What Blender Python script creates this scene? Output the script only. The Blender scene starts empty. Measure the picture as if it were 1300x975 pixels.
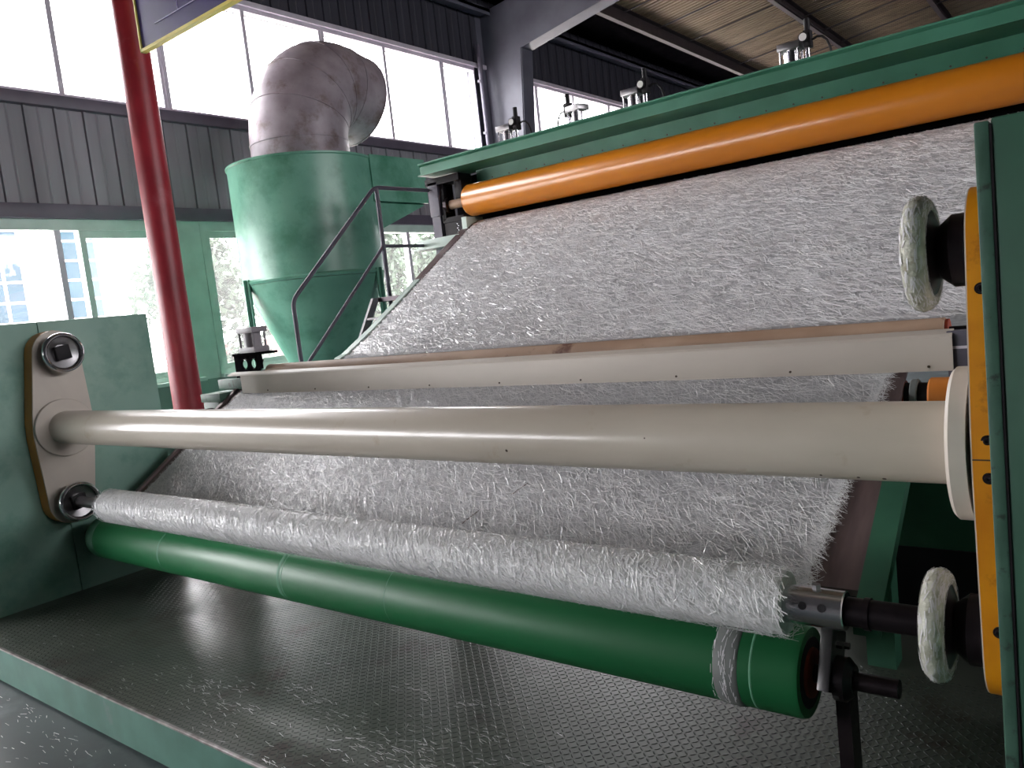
import bpy, bmesh, math, random
import numpy as np
from mathutils import Vector, Matrix

random.seed(7)
RNG = np.random.default_rng(7)
SC = bpy.context.scene
COL = SC.collection

# ------------------------------------------------------------------ camera
cd = bpy.data.cameras.new('camera')
cam = bpy.data.objects.new('camera', cd)
COL.objects.link(cam)
cd.sensor_fit = 'HORIZONTAL'
cd.sensor_width = 36.0
cd.lens = 36.0 * 1000.0 / 1300.0
cd.clip_start = 0.05
cd.clip_end = 300
_r = Vector((0.790, 0.603, -0.110)); _f = Vector((-0.612, 0.784, -0.100))
_f.normalize(); _r = (_r - _f * _r.dot(_f)).normalized(); _u = _r.cross(_f)
_m = Matrix((_r, _u, -_f)).transposed().to_4x4()
_m.translation = Vector((0, 0, 1.5))
cam.matrix_world = _m
SC.camera = cam

# ------------------------------------------------------------------ world, light, exposure
SKY = 9.0
w = bpy.data.worlds.new('overcast_sky'); SC.world = w; w.use_nodes = True
bg = w.node_tree.nodes['Background']
bg.inputs[0].default_value = (0.99, 0.975, 1.0, 1); bg.inputs[1].default_value = SKY
SC.view_settings.view_transform = 'Standard'
SC.view_settings.look = 'None'
SC.view_settings.gamma = 1.0
SC.view_settings.exposure = 1.65
SC.view_settings.use_curve_mapping = False
SC.cycles.max_bounces = 8
SC.cycles.diffuse_bounces = 5
SC.cycles.transparent_max_bounces = 12
SC.cycles.caustics_reflective = False
SC.cycles.caustics_refractive = False


def portal(x, y0, y1, z0, z1, sx):
    """window opening marked as a sampling portal for the sky (gives no light itself)"""
    l = bpy.data.lights.new('window_portal', 'AREA')
    l.shape = 'RECTANGLE'; l.size = z1 - z0; l.size_y = y1 - y0
    l.cycles.is_portal = True
    o = bpy.data.objects.new('window_portal', l); COL.objects.link(o)
    o.location = (x, (y0 + y1) / 2, (z0 + z1) / 2)
    o.rotation_euler = (0, -math.pi / 2 * sx, 0)


WX = -10.0                                                # inner face of the left wall
portal(WX - 0.15, -12.0, 17.0, 1.0, 3.1, 1)
portal(WX - 0.15, 1.9, 12.7, 4.55, 6.2, 1)
portal(WX - 0.15, 13.4, 27.0, 4.55, 6.2, 1)
portal(13.15, 0.0, 14.0, 4.6, 6.2, -1)  # for the unseen windows added in the right wall


# ------------------------------------------------------------------ materials
def lin(c):
    return tuple(((v / 255) / 12.92 if v / 255 <= 0.04045 else (((v / 255) + 0.055) / 1.055) ** 2.4) for v in c) + (1,)


MATS = {}


def mat(name, c1, c2=None, scale=6.0, rough=0.5, metal=0.0, bump=0.0, bscale=40.0, detail=5.0, stretch=(1, 1, 1),
        lo=0.35, hi=0.65, spot=None, spotscale=9.0, spotlo=0.62, spothi=0.7, coat=0.0, rough2=None, spec=0.5):
    m = bpy.data.materials.new(name); m.use_nodes = True
    nt = m.node_tree; N = nt.nodes; L = nt.links
    p = N['Principled BSDF']
    p.inputs['Roughness'].default_value = rough
    p.inputs['Metallic'].default_value = metal
    p.inputs['Coat Weight'].default_value = coat
    p.inputs['Specular IOR Level'].default_value = spec
    tc = N.new('ShaderNodeTexCoord'); mp = N.new('ShaderNodeMapping')
    mp.inputs['Scale'].default_value = stretch
    L.new(tc.outputs['Object'], mp.inputs['Vector'])
    c2 = c2 or tuple(min(255, v * 0.88) for v in c1)
    n = N.new('ShaderNodeTexNoise'); n.inputs['Scale'].default_value = scale; n.inputs['Detail'].default_value = detail
    L.new(mp.outputs[0], n.inputs['Vector'])
    r = N.new('ShaderNodeMapRange'); r.inputs[1].default_value = lo; r.inputs[2].default_value = hi
    L.new(n.outputs[0], r.inputs[0])
    mx = N.new('ShaderNodeMix'); mx.data_type = 'RGBA'
    mx.inputs[6].default_value = lin(c1); mx.inputs[7].default_value = lin(c2)
    L.new(r.outputs[0], mx.inputs[0])
    out = mx.outputs[2]
    if rough2 is not None:
        rr = N.new('ShaderNodeMapRange'); rr.inputs[1].default_value = lo; rr.inputs[2].default_value = hi
        rr.inputs[3].default_value = rough; rr.inputs[4].default_value = rough2
        L.new(n.outputs[0], rr.inputs[0]); L.new(rr.outputs[0], p.inputs['Roughness'])
    if spot:
        n2 = N.new('ShaderNodeTexNoise'); n2.inputs['Scale'].default_value = spotscale; n2.inputs['Detail'].default_value = 8
        n2.inputs['Roughness'].default_value = 0.65
        L.new(tc.outputs['Object'], n2.inputs['Vector'])
        r2 = N.new('ShaderNodeMapRange'); r2.inputs[1].default_value = spotlo; r2.inputs[2].default_value = spothi
        L.new(n2.outputs[0], r2.inputs[0])
        m2 = N.new('ShaderNodeMix'); m2.data_type = 'RGBA'
        L.new(r2.outputs[0], m2.inputs[0]); L.new(out, m2.inputs[6]); m2.inputs[7].default_value = lin(spot)
        out = m2.outputs[2]
    L.new(out, p.inputs['Base Color'])
    if bump:
        nb = N.new('ShaderNodeTexNoise'); nb.inputs['Scale'].default_value = bscale; nb.inputs['Detail'].default_value = 4
        L.new(mp.outputs[0], nb.inputs['Vector'])
        b = N.new('ShaderNodeBump'); b.inputs['Strength'].default_value = bump; b.inputs['Distance'].default_value = 0.01
        L.new(nb.outputs[0], b.inputs['Height']); L.new(b.outputs[0], p.inputs['Normal'])
    MATS[name] = m
    return m


mat('green_lightened', (136, 172, 158), (122, 158, 144), 3, 0.5, spot=(96, 142, 126), spotscale=2.5, spotlo=0.5, spothi=0.68, bump=0.04, bscale=60)  # same green paint as the post, lightened in place of light falling on it
mat('green_darkened', (50, 94, 74), (43, 82, 65), 5, 0.45, spot=(24, 48, 38), spotscale=14, spotlo=0.66, spothi=0.70, bump=0.06, bscale=50)  # same paint, darkened to stand for the dim right side
mat('post_strip', (68, 104, 88), (54, 88, 73), 10, 0.5, spot=(44, 60, 52), spotscale=22, spotlo=0.56, spothi=0.64, bump=0.1, bscale=80)
mat('beam_green', (74, 136, 112), (64, 122, 98), 3, 0.38, bump=0.03, bscale=40)
mat('mint', (200, 217, 208), (186, 204, 195), 4, 0.4)
mat('cyclone_green', (116, 172, 150), (102, 156, 136), 2.5, 0.33, spot=(60, 124, 98), spotscale=2, spotlo=0.5, spothi=0.75, bump=0.05, bscale=8)
mat('cream', (208, 198, 184), (192, 182, 168), 4, 0.28, spot=(172, 150, 122), spotscale=6, spotlo=0.62, spothi=0.8, coat=0.2, stretch=(0.3, 1, 1))
mat('cream_flat', (204, 194, 182), (188, 178, 168), 3, 0.45, stretch=(0.3, 1, 1))
mat('chip', (70, 52, 36))
mat('orange_roll', (208, 128, 30), (194, 116, 24), 2, 0.3, stretch=(0.3, 1, 1), coat=0.15)
mat('orange_arm', (222, 144, 20), (200, 122, 14), 8, 0.4, spot=(150, 86, 20), spotscale=10, spotlo=0.6, spothi=0.75)
mat('ochre_arm', (222, 146, 62), (204, 130, 54), 6, 0.45)
mat('roller_green', (32, 116, 68), (26, 102, 58), 2, 0.38, stretch=(0.4, 1, 1), bump=0.02, bscale=20, rough2=0.48)
mat('roller_dust', (98, 150, 122), (70, 136, 100), 18, 0.6)
mat('chrome', (222, 220, 224), (204, 202, 208), 8, 0.22, 1.0)
mat('steel', (150, 148, 150), (128, 126, 128), 10, 0.32, 1.0)
mat('dark_steel', (52, 44, 48), (38, 32, 36), 10, 0.35, 0.7)
mat('black', (24, 22, 26), (32, 28, 32), 6, 0.6, spec=0.25)
mat('matte_black', (20, 18, 20), (14, 13, 15), 3, 1.0, spec=0.0)  # flat black: the bracket's own colour, also shade at eave and roller gap
mat('lug', (74, 80, 74), (60, 66, 62), 9, 0.45, 0.2)
mat('graphite', (88, 84, 98), (74, 70, 84), 5, 0.5)
mat('rust_red', (150, 56, 28), (120, 40, 22), 10, 0.6)
mat('apron', (116, 98, 98), (96, 80, 80), 4, 0.4, 0.25, stretch=(6, 1, 1), rough2=0.55)
mat('press_brown', (178, 150, 128), (156, 126, 104), 5, 0.55, spot=(96, 60, 44), spotscale=4, spotlo=0.6, spothi=0.68, stretch=(0.5, 1, 1))
mat('glass_mat', (216, 216, 218), (188, 188, 191), 60, 0.5, bump=0.15, bscale=140, detail=8, stretch=(0.5, 1, 1))
mat('strand', (252, 251, 252), (246, 245, 247), 30, 0.22)
mat('strand_dim', (222, 220, 224), (208, 206, 210), 30, 0.35)
mat('roll_mat', (228, 228, 227), (204, 204, 203), 45, 0.5, bump=0.3, bscale=70, detail=8, stretch=(1, 1, 1))
mat('fibre_wrap', (206, 206, 194), (172, 172, 156), 26, 0.4, bump=0.5, bscale=60, spot=(140, 132, 112), spotscale=12, spotlo=0.56, spothi=0.68)
mat('deck', (94, 99, 90), (76, 83, 76), 2.2, 0.3, 0.05, spot=(66, 56, 50), spotscale=3.2, spotlo=0.56, spothi=0.68, bump=0.05, bscale=30, rough2=0.42)
mat('deck_edge', (84, 132, 118), (66, 112, 98), 4, 0.42, spot=(110, 126, 122), spotscale=5, spotlo=0.6, spothi=0.75)
mat('edge_worn', (176, 172, 170), (120, 112, 110), 14, 0.4, 0.4)
mat('floor_paint', (70, 82, 84), (58, 68, 70), 1.6, 0.5, spot=(98, 108, 110), spotscale=2, spotlo=0.55, spothi=0.75, bump=0.03, bscale=30)
mat('cladding', (142, 138, 146), (128, 124, 132), 1.2, 0.42, stretch=(1, 3, 0.3), rough2=0.55)
mat('cladding_shaded', (56, 55, 66), (46, 45, 55), 1.5, 0.6, stretch=(1, 3, 0.3))  # darker copy of the cladding, standing for the unlit wall top
mat('girt', (96, 88, 102), (84, 76, 90), 3, 0.45)
mat('frame_grey', (206, 198, 208), (190, 182, 194), 3, 0.4)
mat('masonry', (136, 158, 148), (120, 142, 132), 2, 0.7, bump=0.1, bscale=20)
mat('portal_grey', (98, 98, 110), (84, 84, 96), 2, 0.5)
mat('purlin', (70, 60, 62), (56, 48, 50), 3, 0.55)
mat('roof_beige', (140, 121, 98), (110, 91, 71), 1.6, 0.6, spot=(96, 76, 58), spotscale=2.2, spotlo=0.55, spothi=0.75, stretch=(0.35, 3, 1))
mat('column_red', (158, 40, 52), (138, 32, 44), 4, 0.42, spot=(176, 84, 92), spotscale=3, spotlo=0.6, spothi=0.8)
mat('galvanised', (166, 156, 164), (138, 126, 134), 3.5, 0.45, 0.15, spot=(108, 88, 84), spotscale=4, spotlo=0.52, spothi=0.72, bump=0.12, bscale=10, rough2=0.6)
mat('sign_blue', (58, 48, 112), (50, 40, 100), 3, 0.35)
mat('sign_trim', (240, 226, 120), (232, 214, 100), 3, 0.4)
mat('print_white', (196, 190, 226), (180, 172, 214), 5, 0.5)
mat('cabinet', (52, 104, 80), (42, 88, 68), 4, 0.5)
mat('motor_orange', (230, 140, 60), (214, 122, 44), 6, 0.5)
mat('grey_box', (150, 144, 150), (132, 126, 132), 6, 0.45)
mat('white', (236, 234, 232), (226, 224, 222), 4, 0.5)
mat('plinth', (120, 124, 122), (104, 108, 106), 3, 0.7)
mat('facade', (226, 226, 224), (214, 214, 212), 1, 0.7)
mat('far_pane', (36, 58, 72), (28, 48, 60), 1, 0.6, spec=0.1)
mat('foliage', (62, 80, 60), (44, 62, 46), 3, 0.7)
mat('bark', (96, 80, 66), (76, 62, 50), 8, 0.8)
mat('brick_pink', (142, 108, 104), (126, 94, 90), 5, 0.8, stretch=(1, 0.6, 6))
mat('yard', (186, 180, 172), (168, 162, 156), 0.6, 0.8)
mat('concrete_wall', (84, 84, 88), (74, 74, 78), 1, 0.8)


def glass():
    m = bpy.data.materials.new('pane_glass'); m.use_nodes = True
    nt = m.node_tree; N = nt.nodes; L = nt.links
    for n in list(N):
        if n.type == 'BSDF_PRINCIPLED': N.remove(n)
    t = N.new('ShaderNodeBsdfTransparent'); t.inputs[0].default_value = (0.95, 0.95, 0.95, 1)
    g = N.new('ShaderNodeBsdfGlossy'); g.inputs['Roughness'].default_value = 0.03
    mx = N.new('ShaderNodeMixShader'); mx.inputs[0].default_value = 0.05
    L.new(t.outputs[0], mx.inputs[1]); L.new(g.outputs[0], mx.inputs[2])
    tl = N.new('ShaderNodeBsdfTranslucent'); tl.inputs[0].default_value = (0.95, 0.95, 0.95, 1)   # whitish haze mixed in to wash out the view like glare
    m2 = N.new('ShaderNodeMixShader'); m2.inputs[0].default_value = 0.016
    L.new(mx.outputs[0], m2.inputs[1]); L.new(tl.outputs[0], m2.inputs[2])
    L.new(m2.outputs[0], N['Material Output'].inputs[0])
    MATS['glass'] = m


glass()


# ------------------------------------------------------------------ builders
def root_loc(o):
    v = Vector((0, 0, 0))
    while o is not None:
        v += o.location; o = o.parent
    return v


class B:
    """collects shapes in world coordinates; build() links them as ONE mesh object"""
    def __init__(s): s.bm = bmesh.new()

    def box(s, x0, x1, y0, y1, z0, z1, bev=0.0, rot=None, piv=None):
        b = bmesh.new()
        bmesh.ops.create_cube(b, size=1.0)
        bmesh.ops.scale(b, vec=(x1 - x0, y1 - y0, z1 - z0), verts=b.verts)
        if bev: bmesh.ops.bevel(b, geom=b.edges[:], offset=bev, segments=2, affect='EDGES', profile=0.6)
        bmesh.ops.translate(b, vec=((x0 + x1) / 2, (y0 + y1) / 2, (z0 + z1) / 2), verts=b.verts)
        if rot is not None:
            bmesh.ops.rotate(b, cent=piv or ((x0 + x1) / 2, (y0 + y1) / 2, (z0 + z1) / 2), matrix=rot, verts=b.verts)
        return s.add(b)

    def add(s, b):
        me = bpy.data.meshes.new('t'); b.to_mesh(me); b.free(); s.bm.from_mesh(me); bpy.data.meshes.remove(me); return s

    def loft(s, rings, caps=True, closed=True):
        vs = [[s.bm.verts.new(p) for p in r] for r in rings]
        n = len(vs[0])
        for a, b in zip(vs, vs[1:]):
            for i in range(n if closed else n - 1):
                j = (i + 1) % n
                try: s.bm.faces.new((a[i], a[j], b[j], b[i]))
                except ValueError: pass
        if caps:
            s.bm.faces.new(vs[0][::-1]); s.bm.faces.new(vs[-1])
        return s

    def lathe(s, p0, ax, prof, n=32, caps=True):
        """prof: (distance along ax, radius)"""
        p0 = Vector(p0); ax = Vector(ax).normalized()
        u = ax.orthogonal().normalized(); v = ax.cross(u)
        return s.loft([[p0 + ax * t + (u * math.cos(2 * math.pi * i / n) + v * math.sin(2 * math.pi * i / n)) * max(r, 1e-4)
                        for i in range(n)] for t, r in prof], caps)

    def cyl(s, p0, p1, r, r1=None, n=24, ch=0.0):
        d = Vector(p1) - Vector(p0); h = d.length; r1 = r if r1 is None else r1
        pr = [(0, r), (h, r1)] if not ch else [(0, r - ch), (ch, r), (h - ch, r1), (h, r1 - ch)]
        return s.lathe(p0, d, pr, n)

    def tube(s, path, r, n=12, caps=True):
        P = [Vector(p) for p in path]; rings = []; u = None
        for i, p in enumerate(P):
            t = (P[min(i + 1, len(P) - 1)] - P[max(i - 1, 0)]).normalized()
            u = t.orthogonal().normalized() if u is None else (u - t * u.dot(t)).normalized()
            v = t.cross(u)
            rr = r[i] if isinstance(r, (list, tuple)) else r
            rings.append([p + (u * math.cos(2 * math.pi * k / n) + v * math.sin(2 * math.pi * k / n)) * rr for k in range(n)])
        return s.loft(rings, caps)

    def prism(s, poly, axis, a0, a1):
        """poly: 2D points in the plane normal to axis ('x': (y,z), 'y': (x,z), 'z': (x,y))"""
        def P(p, a): return {'x': (a, p[0], p[1]), 'y': (p[0], a, p[1]), 'z': (p[0], p[1], a)}[axis]
        return s.loft([[P(p, a0) for p in poly], [P(p, a1) for p in poly]])

    def build(s, name, m, parent=None, smooth=True, ang=38, **props):
        off = root_loc(parent)
        bmesh.ops.recalc_face_normals(s.bm, faces=s.bm.faces[:])
        if off.length: bmesh.ops.translate(s.bm, vec=-off, verts=s.bm.verts[:])
        me = bpy.data.meshes.new(name); s.bm.to_mesh(me); s.bm.free()
        me.materials.append(MATS[m])
        if smooth:
            me.polygons.foreach_set('use_smooth', [True] * len(me.polygons))
            me.set_sharp_from_angle(angle=math.radians(ang))
        o = bpy.data.objects.new(name, me); COL.objects.link(o)
        if parent is not None: o.parent = parent
        for k, v in props.items(): o[k] = v
        return o


def thing(name, label, cat, loc=(0, 0, 0), group=None):
    o = bpy.data.objects.new(name, None); COL.objects.link(o)
    o.empty_display_size = 0.1
    o.location = loc; o['label'] = label; o['category'] = cat
    if group: o['group'] = group
    return o


def tag(o, label, cat, group=None):
    o['label'] = label; o['category'] = cat
    if group: o['group'] = group
    return o


def children(o): return [c for c in bpy.data.objects if c.parent == o]


def copy_tree(o, parent=None):
    c = o.copy(); COL.objects.link(c)
    if parent is not None: c.parent = parent
    for ch in children(o): copy_tree(ch, c)
    return c


def quads(name, pos, dirs, nrm, length, width, m, parent=None, **props):
    """many thin flat strands in one mesh: arrays of centre, direction, normal, length, width"""
    off = np.array(root_loc(parent))
    pos = pos - off
    side = np.cross(nrm, dirs); side /= np.linalg.norm(side, axis=1)[:, None]
    a = dirs * (length / 2)[:, None]; b = side * (width / 2)[:, None]
    V = np.stack([pos - a - b, pos + a - b, pos + a + b, pos - a + b], 1).reshape(-1, 3)
    n = len(pos)
    me = bpy.data.meshes.new(name)
    me.vertices.add(4 * n); me.vertices.foreach_set('co', V.astype(np.float32).ravel())
    me.loops.add(4 * n); me.loops.foreach_set('vertex_index', np.arange(4 * n, dtype=np.int32))
    me.polygons.add(n); me.polygons.foreach_set('loop_start', np.arange(0, 4 * n, 4, dtype=np.int32))
    me.update(calc_edges=True); me.validate()
    me.materials.append(MATS[m])
    o = bpy.data.objects.new(name, me); COL.objects.link(o)
    if parent is not None: o.parent = parent
    for k, v in props.items(): o[k] = v
    return o


S = 'structure'
FZ = -0.2                                                  # floor level; the machine deck is z = 0

# ================================================================== THE SETTING
B().box(-10.3, 13.3, -14.3, 30.3, FZ - 0.2, FZ).build('floor', 'floor_paint', kind=S)
B().box(-60, -10.3, -30, 70, FZ - 0.4, FZ - 0.15).build('ground', 'yard', kind=S)

# --- left wall: masonry dado, ribbed cladding bands made of single sheets
wall = B().box(WX - 0.25, WX, -14, 30, FZ, 0.94).build('wall_left', 'masonry', kind=S)


def sheet(y0, y1, z0, z1, m, parent, x=WX):
    w_ = y1 - y0
    prof = [(0, 0), (0.008, 0.030), (0.035, 0.030), (0.045, 0.006), (w_ * 0.5 - 0.02, 0.006), (w_ * 0.5, 0.014), (w_ * 0.5 + 0.02, 0.006),
            (w_ - 0.004, 0.006), (w_ - 0.004, -0.02), (0, -0.02)]
    b = B(); b.prism([(x + d, y0 + t) for t, d in prof], 'z', z0, z1)
    return b.build('cladding_sheet', m, parent, smooth=False)


y = -6.0
while y < 30:
    sheet(y, y + 0.34, 3.27, 4.45, 'cladding', wall)
    if y > 2: sheet(y, y + 0.34, 6.3, 7.62, 'cladding_shaded', wall)
    y += 0.34
B().box(WX - 0.25, WX - 0.02, -14, 30, 3.1, 4.55).box(WX - 0.25, WX - 0.02, -14, 30, 6.2, 7.7).build('wall_core', 'cladding_shaded', wall)
B().box(WX - 0.25, WX - 0.001, -14, -12, 0.94, 3.1).box(WX - 0.25, WX - 0.001, 17.0, 30, 0.94, 3.1).build('wall_pier', 'masonry', wall)
B().box(WX - 0.2, WX + 0.02, 12.7, 13.4, 4.55, 6.3).box(WX - 0.2, WX, -14, 1.94, 4.55, 6.3).build('wall_pier', 'cladding_shaded', wall)
B().box(WX - 0.02, WX + 0.10, -14, 30, 4.41, 4.55, 0.01).build('trim_1', 'girt', kind=S)
B().box(WX - 0.02, WX + 0.10, -14, 30, 3.10, 3.27, 0.01).build('trim_2', 'girt', kind=S)
B().box(WX - 0.02, WX + 0.07, -14, 30, 6.22, 6.30, 0.01).build('trim_3', 'frame_grey', kind=S)
B().box(WX - 0.02, WX + 0.30, -14, 30, 7.26, 7.32).box(WX + 0.28, WX + 0.30, -14, 30, 7.2, 7.32).build('trim_4', 'portal_grey', kind=S)


def clerestory(name, ys, z0, z1, x, parent_kind=S, sx=1):
    fr = B()
    fr.box(x - 0.12, x + 0.02, ys[0], ys[-1], z0, z0 + 0.05).box(x - 0.12, x + 0.02, ys[0], ys[-1], z1 - 0.06, z1)
    win = fr.build(name, 'frame_grey', kind=parent_kind)
    for i, yy in enumerate(ys):
        w_ = 0.055 if i % 2 else 0.032
        b = B().box(x - 0.1, x + 0.015, yy - w_, yy + w_, z0 + 0.05, z1 - 0.06)
        if i % 2: b.box(x - 0.06, x + 0.03, yy - 0.012, yy + 0.012, z0 + 0.05, z1 - 0.06)
        b.build('mullion', 'frame_grey', win)
    for a, c in zip(ys, ys[1:]):
        B().box(x - 0.062, x - 0.056, a + 0.03, c - 0.03, z0 + 0.05, z1 - 0.06).build('pane', 'glass', win)
    return win


clerestory('window_1', [4.68 - 1.38 * k for k in range(2, 0, -1)] + [4.68, 6.04, 7.41, 8.86, 10.23, 11.72, 12.7], 4.55, 6.22, WX)
clerestory('fill_window_3', [2.0 * k for k in range(8)], 4.6, 6.22, 13.1)  # unseen right-wall windows, added to light the left end of the machine
clerestory('window_2', [13.4, 14.8, 16.3, 17.95, 19.4, 20.9, 22.4, 23.9, 25.4, 27.0], 4.55, 6.22, WX)


def low_window(name, y0, y1, posts, zs=0.98, zh=3.1, sashes=()):
    x = WX
    fr = B().box(x - 0.14, x + 0.03, y0, y1, zs, zs + 0.07).box(x - 0.14, x + 0.03, y0, y1, zh - 0.13, zh)
    fr.box(x - 0.14, x + 0.029, y0, y0 + 0.07, zs + 0.07, zh - 0.13).box(x - 0.14, x + 0.029, y1 - 0.07, y1, zs + 0.07, zh - 0.13)
    win = fr.build(name, 'mint', kind=S)
    B().box(x - 0.05, x + 0.12, y0, y1, zs - 0.05, zs, 0.006).build('window_sill', 'mint', win)
    for p in posts: B().box(x - 0.1, x + 0.01, p - 0.035, p + 0.035, zs + 0.07, zh - 0.13).build('mullion', 'frame_grey', win)
    ed = [y0 + 0.07] + list(posts) + [y1 - 0.07]
    for a, c in zip(ed, ed[1:]):
        B().box(x - 0.053, x - 0.047, a + 0.02, c - 0.02, zs + 0.07, zh - 0.13).build('pane', 'glass', win)
    for (a, c) in sashes:
        s_ = B().box(x - 0.045, x - 0.012, a, a + 0.07, zs + 0.07, zh - 0.13).box(x - 0.045, x - 0.012, c - 0.07, c, zs + 0.07, zh - 0.13)
        s_.box(x - 0.045, x - 0.012, a + 0.07, c - 0.07, zs + 0.07, zs + 0.14).box(x - 0.045, x - 0.012, a + 0.07, c - 0.07, zh - 0.22, zh - 0.13)
        s = s_.build('sash', 'mint', win)
        B().box(x - 0.031, x - 0.026, a + 0.07, c - 0.07, zs + 0.14, zh - 0.22).build('pane', 'glass', s)
    return win


low_window('fill_window_7', -5.9, 0.35, [-4.4, -2.9, -1.3])  # unseen, added down the wall to light the platform from front left
low_window('fill_window_8', -12.0, -5.95, [-10.5, -9.0, -7.5])  # out of view, added so more daylight reaches the near side
low_window('window_4', 0.4, 5.95, [1.9, 4.36], sashes=[(4.62, 5.87)])
low_window('window_5', 6.22, 11.4, [8.6, 10.28], sashes=[(6.30, 7.6)])
low_window('window_6', 11.65, 17.0, [13.2, 15.0])
B().box(WX - 0.2, WX + 0.02, 5.95, 6.22, 0.94, 3.1).build('trim_5', 'mint', kind=S)
B().box(WX - 0.2, WX + 0.02, 11.4, 11.65, 0.94, 3.1).build('trim_6', 'mint', kind=S)

# --- other walls of the hall (behind the camera, right, far end)
B().box(13.0, 13.25, -14, 30, FZ, 4.6).box(13.0, 13.25, -14, 30, 6.22, 8.0).box(13.0, 13.25, -14, 0, 4.6, 6.22).box(13.0, 13.25, 14, 30, 4.6, 6.22).build('wall_right', 'concrete_wall', kind=S)
B().box(-10.25, 13.25, 30, 30.25, FZ, 9.6).build('wall_back', 'cladding', kind=S)
B().box(-10.25, 13.25, -14.25, -14, FZ, 9.6).build('wall_front', 'concrete_wall', kind=S)

# --- roof: sheets, purlins, sag rods
RIDGE = 1.5


def roof_z(x): return 7.66 + 0.115 * (x + 10) if x <= RIDGE else 7.66 + 0.115 * (11.5 - (x - RIDGE))


ceil = B().prism([(-10.4, roof_z(-10.4) + 0.06), (RIDGE, roof_z(RIDGE) + 0.06), (13.4, roof_z(13.4) + 0.06), (13.4, roof_z(13.4) + 0.14),
                  (RIDGE, roof_z(RIDGE) + 0.14), (-10.4, roof_z(-10.4) + 0.14)], 'y', -14.4, 30.4).build('ceiling', 'concrete_wall', smooth=False, kind=S)
for k in range(34):                                         # roofing sheets of 0.9 m with small ribs running up the slope
    y0 = 0.0 + k * 0.9
    prof = []
    for r in range(6):
        t = y0 + r * 0.15
        prof += [(t, 0.045), (t + 0.05, 0.045), (t + 0.065, 0.0), (t + 0.135, 0.0)]
    prof.append((y0 + 0.896, 0.045))
    top = [(p[0], 0.055) for p in (prof[-1], prof[0])]
    poly = prof + top
    b = B()
    b.loft([[(x_, p[0], roof_z(x_) + p[1]) for p in poly] for x_ in (-10.2, RIDGE)])
    b.build('roof_sheet', 'roof_beige', ceil, smooth=False)


def c_purlin(x, y0, y1, d, w_=0.12):
    z = roof_z(x) - 0.005; t = 0.012
    b = B().box(x - t / 2, x + t / 2, y0, y1, z - d, z)
    b.box(x, x + w_, y0, y1, z - t, z).box(x, x + w_, y0, y1, z - d, z - d + t).box(x + w_ - t, x + w_, y0, y1, z - d, z - d + 0.035)
    return b


for x_, d_ in ((-8.72, 0.34), (-6.25, 0.3), (-3.75, 0.28), (-1.2, 0.28)):
    c_purlin(x_, 0, 30, d_).build('purlin', 'purlin', ceil)
for yy in (14.9, 16.6, 18.3, 20.0, 21.7, 23.4, 25.1):
    B().tube([(-8.6, yy, roof_z(-8.6) - 0.12), (-6.2, yy + 0.05, roof_z(-6.2) - 0.12), (-3.7, yy, roof_z(-3.7) - 0.12), (-1.2, yy, roof_z(-1.2) - .12)], 0.018, 6).build('sag_rod', 'purlin', ceil)
B().tube([(-6.15, 17.2, roof_z(-6.15) - 0.24), (-6.15, 24.0, roof_z(-6.15) - 0.24)], 0.03, 6).build('conduit', 'purlin', ceil)

B().prism([(-10.2, roof_z(-10.2) - 0.03), (-8.8, roof_z(-8.8) - 0.03), (-8.8, roof_z(-8.8) - 0.01), (-10.2, roof_z(-10.2) - 0.01)], 'y', 0, 30).build('eave_shade', 'matte_black', kind=S)  # black board added to paint the unlit eave bay dark

# ================================================================== FRAME COLUMNS
t = thing('steel_column', 'dark grey tapered steel column and rafter against the window wall', 'column', (-9.6, 13.05, FZ))
FY = 13.05
zb, zt = FZ, 7.55
xi = lambda z: -9.62 + (z - FZ) * 0.085                     # inner edge leans out with height


B().prism([(-9.97, zb), (xi(zb), zb), (xi(6.4), 6.4), (xi(6.4), 7.40), (-9.97, 7.30)], 'y', FY - 0.01, FY + 0.01).build('web', 'portal_grey', t, smooth=False)
B().prism([(xi(zb), zb), (xi(zb) + 0.02, zb), (xi(6.4) + 0.02, 6.4), (xi(6.4), 6.4)], 'y', FY + 0.01, FY + 0.36).build('flange', 'portal_grey', t, smooth=False)
B().box(-9.99, -9.97, FY - 0.18, FY + 0.18, zb, 7.5).build('flange', 'portal_grey', t)
x0, z0 = xi(6.4), 6.40
x1_, z1_ = 1.5, 6.4 + 0.165 * (1.5 - x0)
B().prism([(x0, z0), (x1_, min(z1_, 8.3)), (x1_, roof_z(x1_) - 0.34), (x0, roof_z(x0) - 0.36)], 'y', FY - 0.01, FY + 0.01).build('rafter_web', 'portal_grey', t, smooth=False)
B().prism([(x0, z0), (x0 + 6, z0 + 0.165 * 6), (x0 + 6, z0 + 0.165 * 6 + 0.02), (x0, z0 + 0.02)], 'y', FY - 0.02, FY + 0.34).build('rafter_flange', 'portal_grey', t, smooth=False)
dp = B().tube([(-9.84, 12.72, 6.62), (-9.84, 12.72, 1.0)], 0.05, 10).box(-9.9, -9.84, 12.66, 12.78, 5.9, 5.95).box(-9.9, -9.84, 12.66, 12.78, 4.9, 4.95).build('downpipe', 'graphite')
tag(dp, 'thin grey downpipe beside the dark steel column on the window wall', 'pipe')

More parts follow.
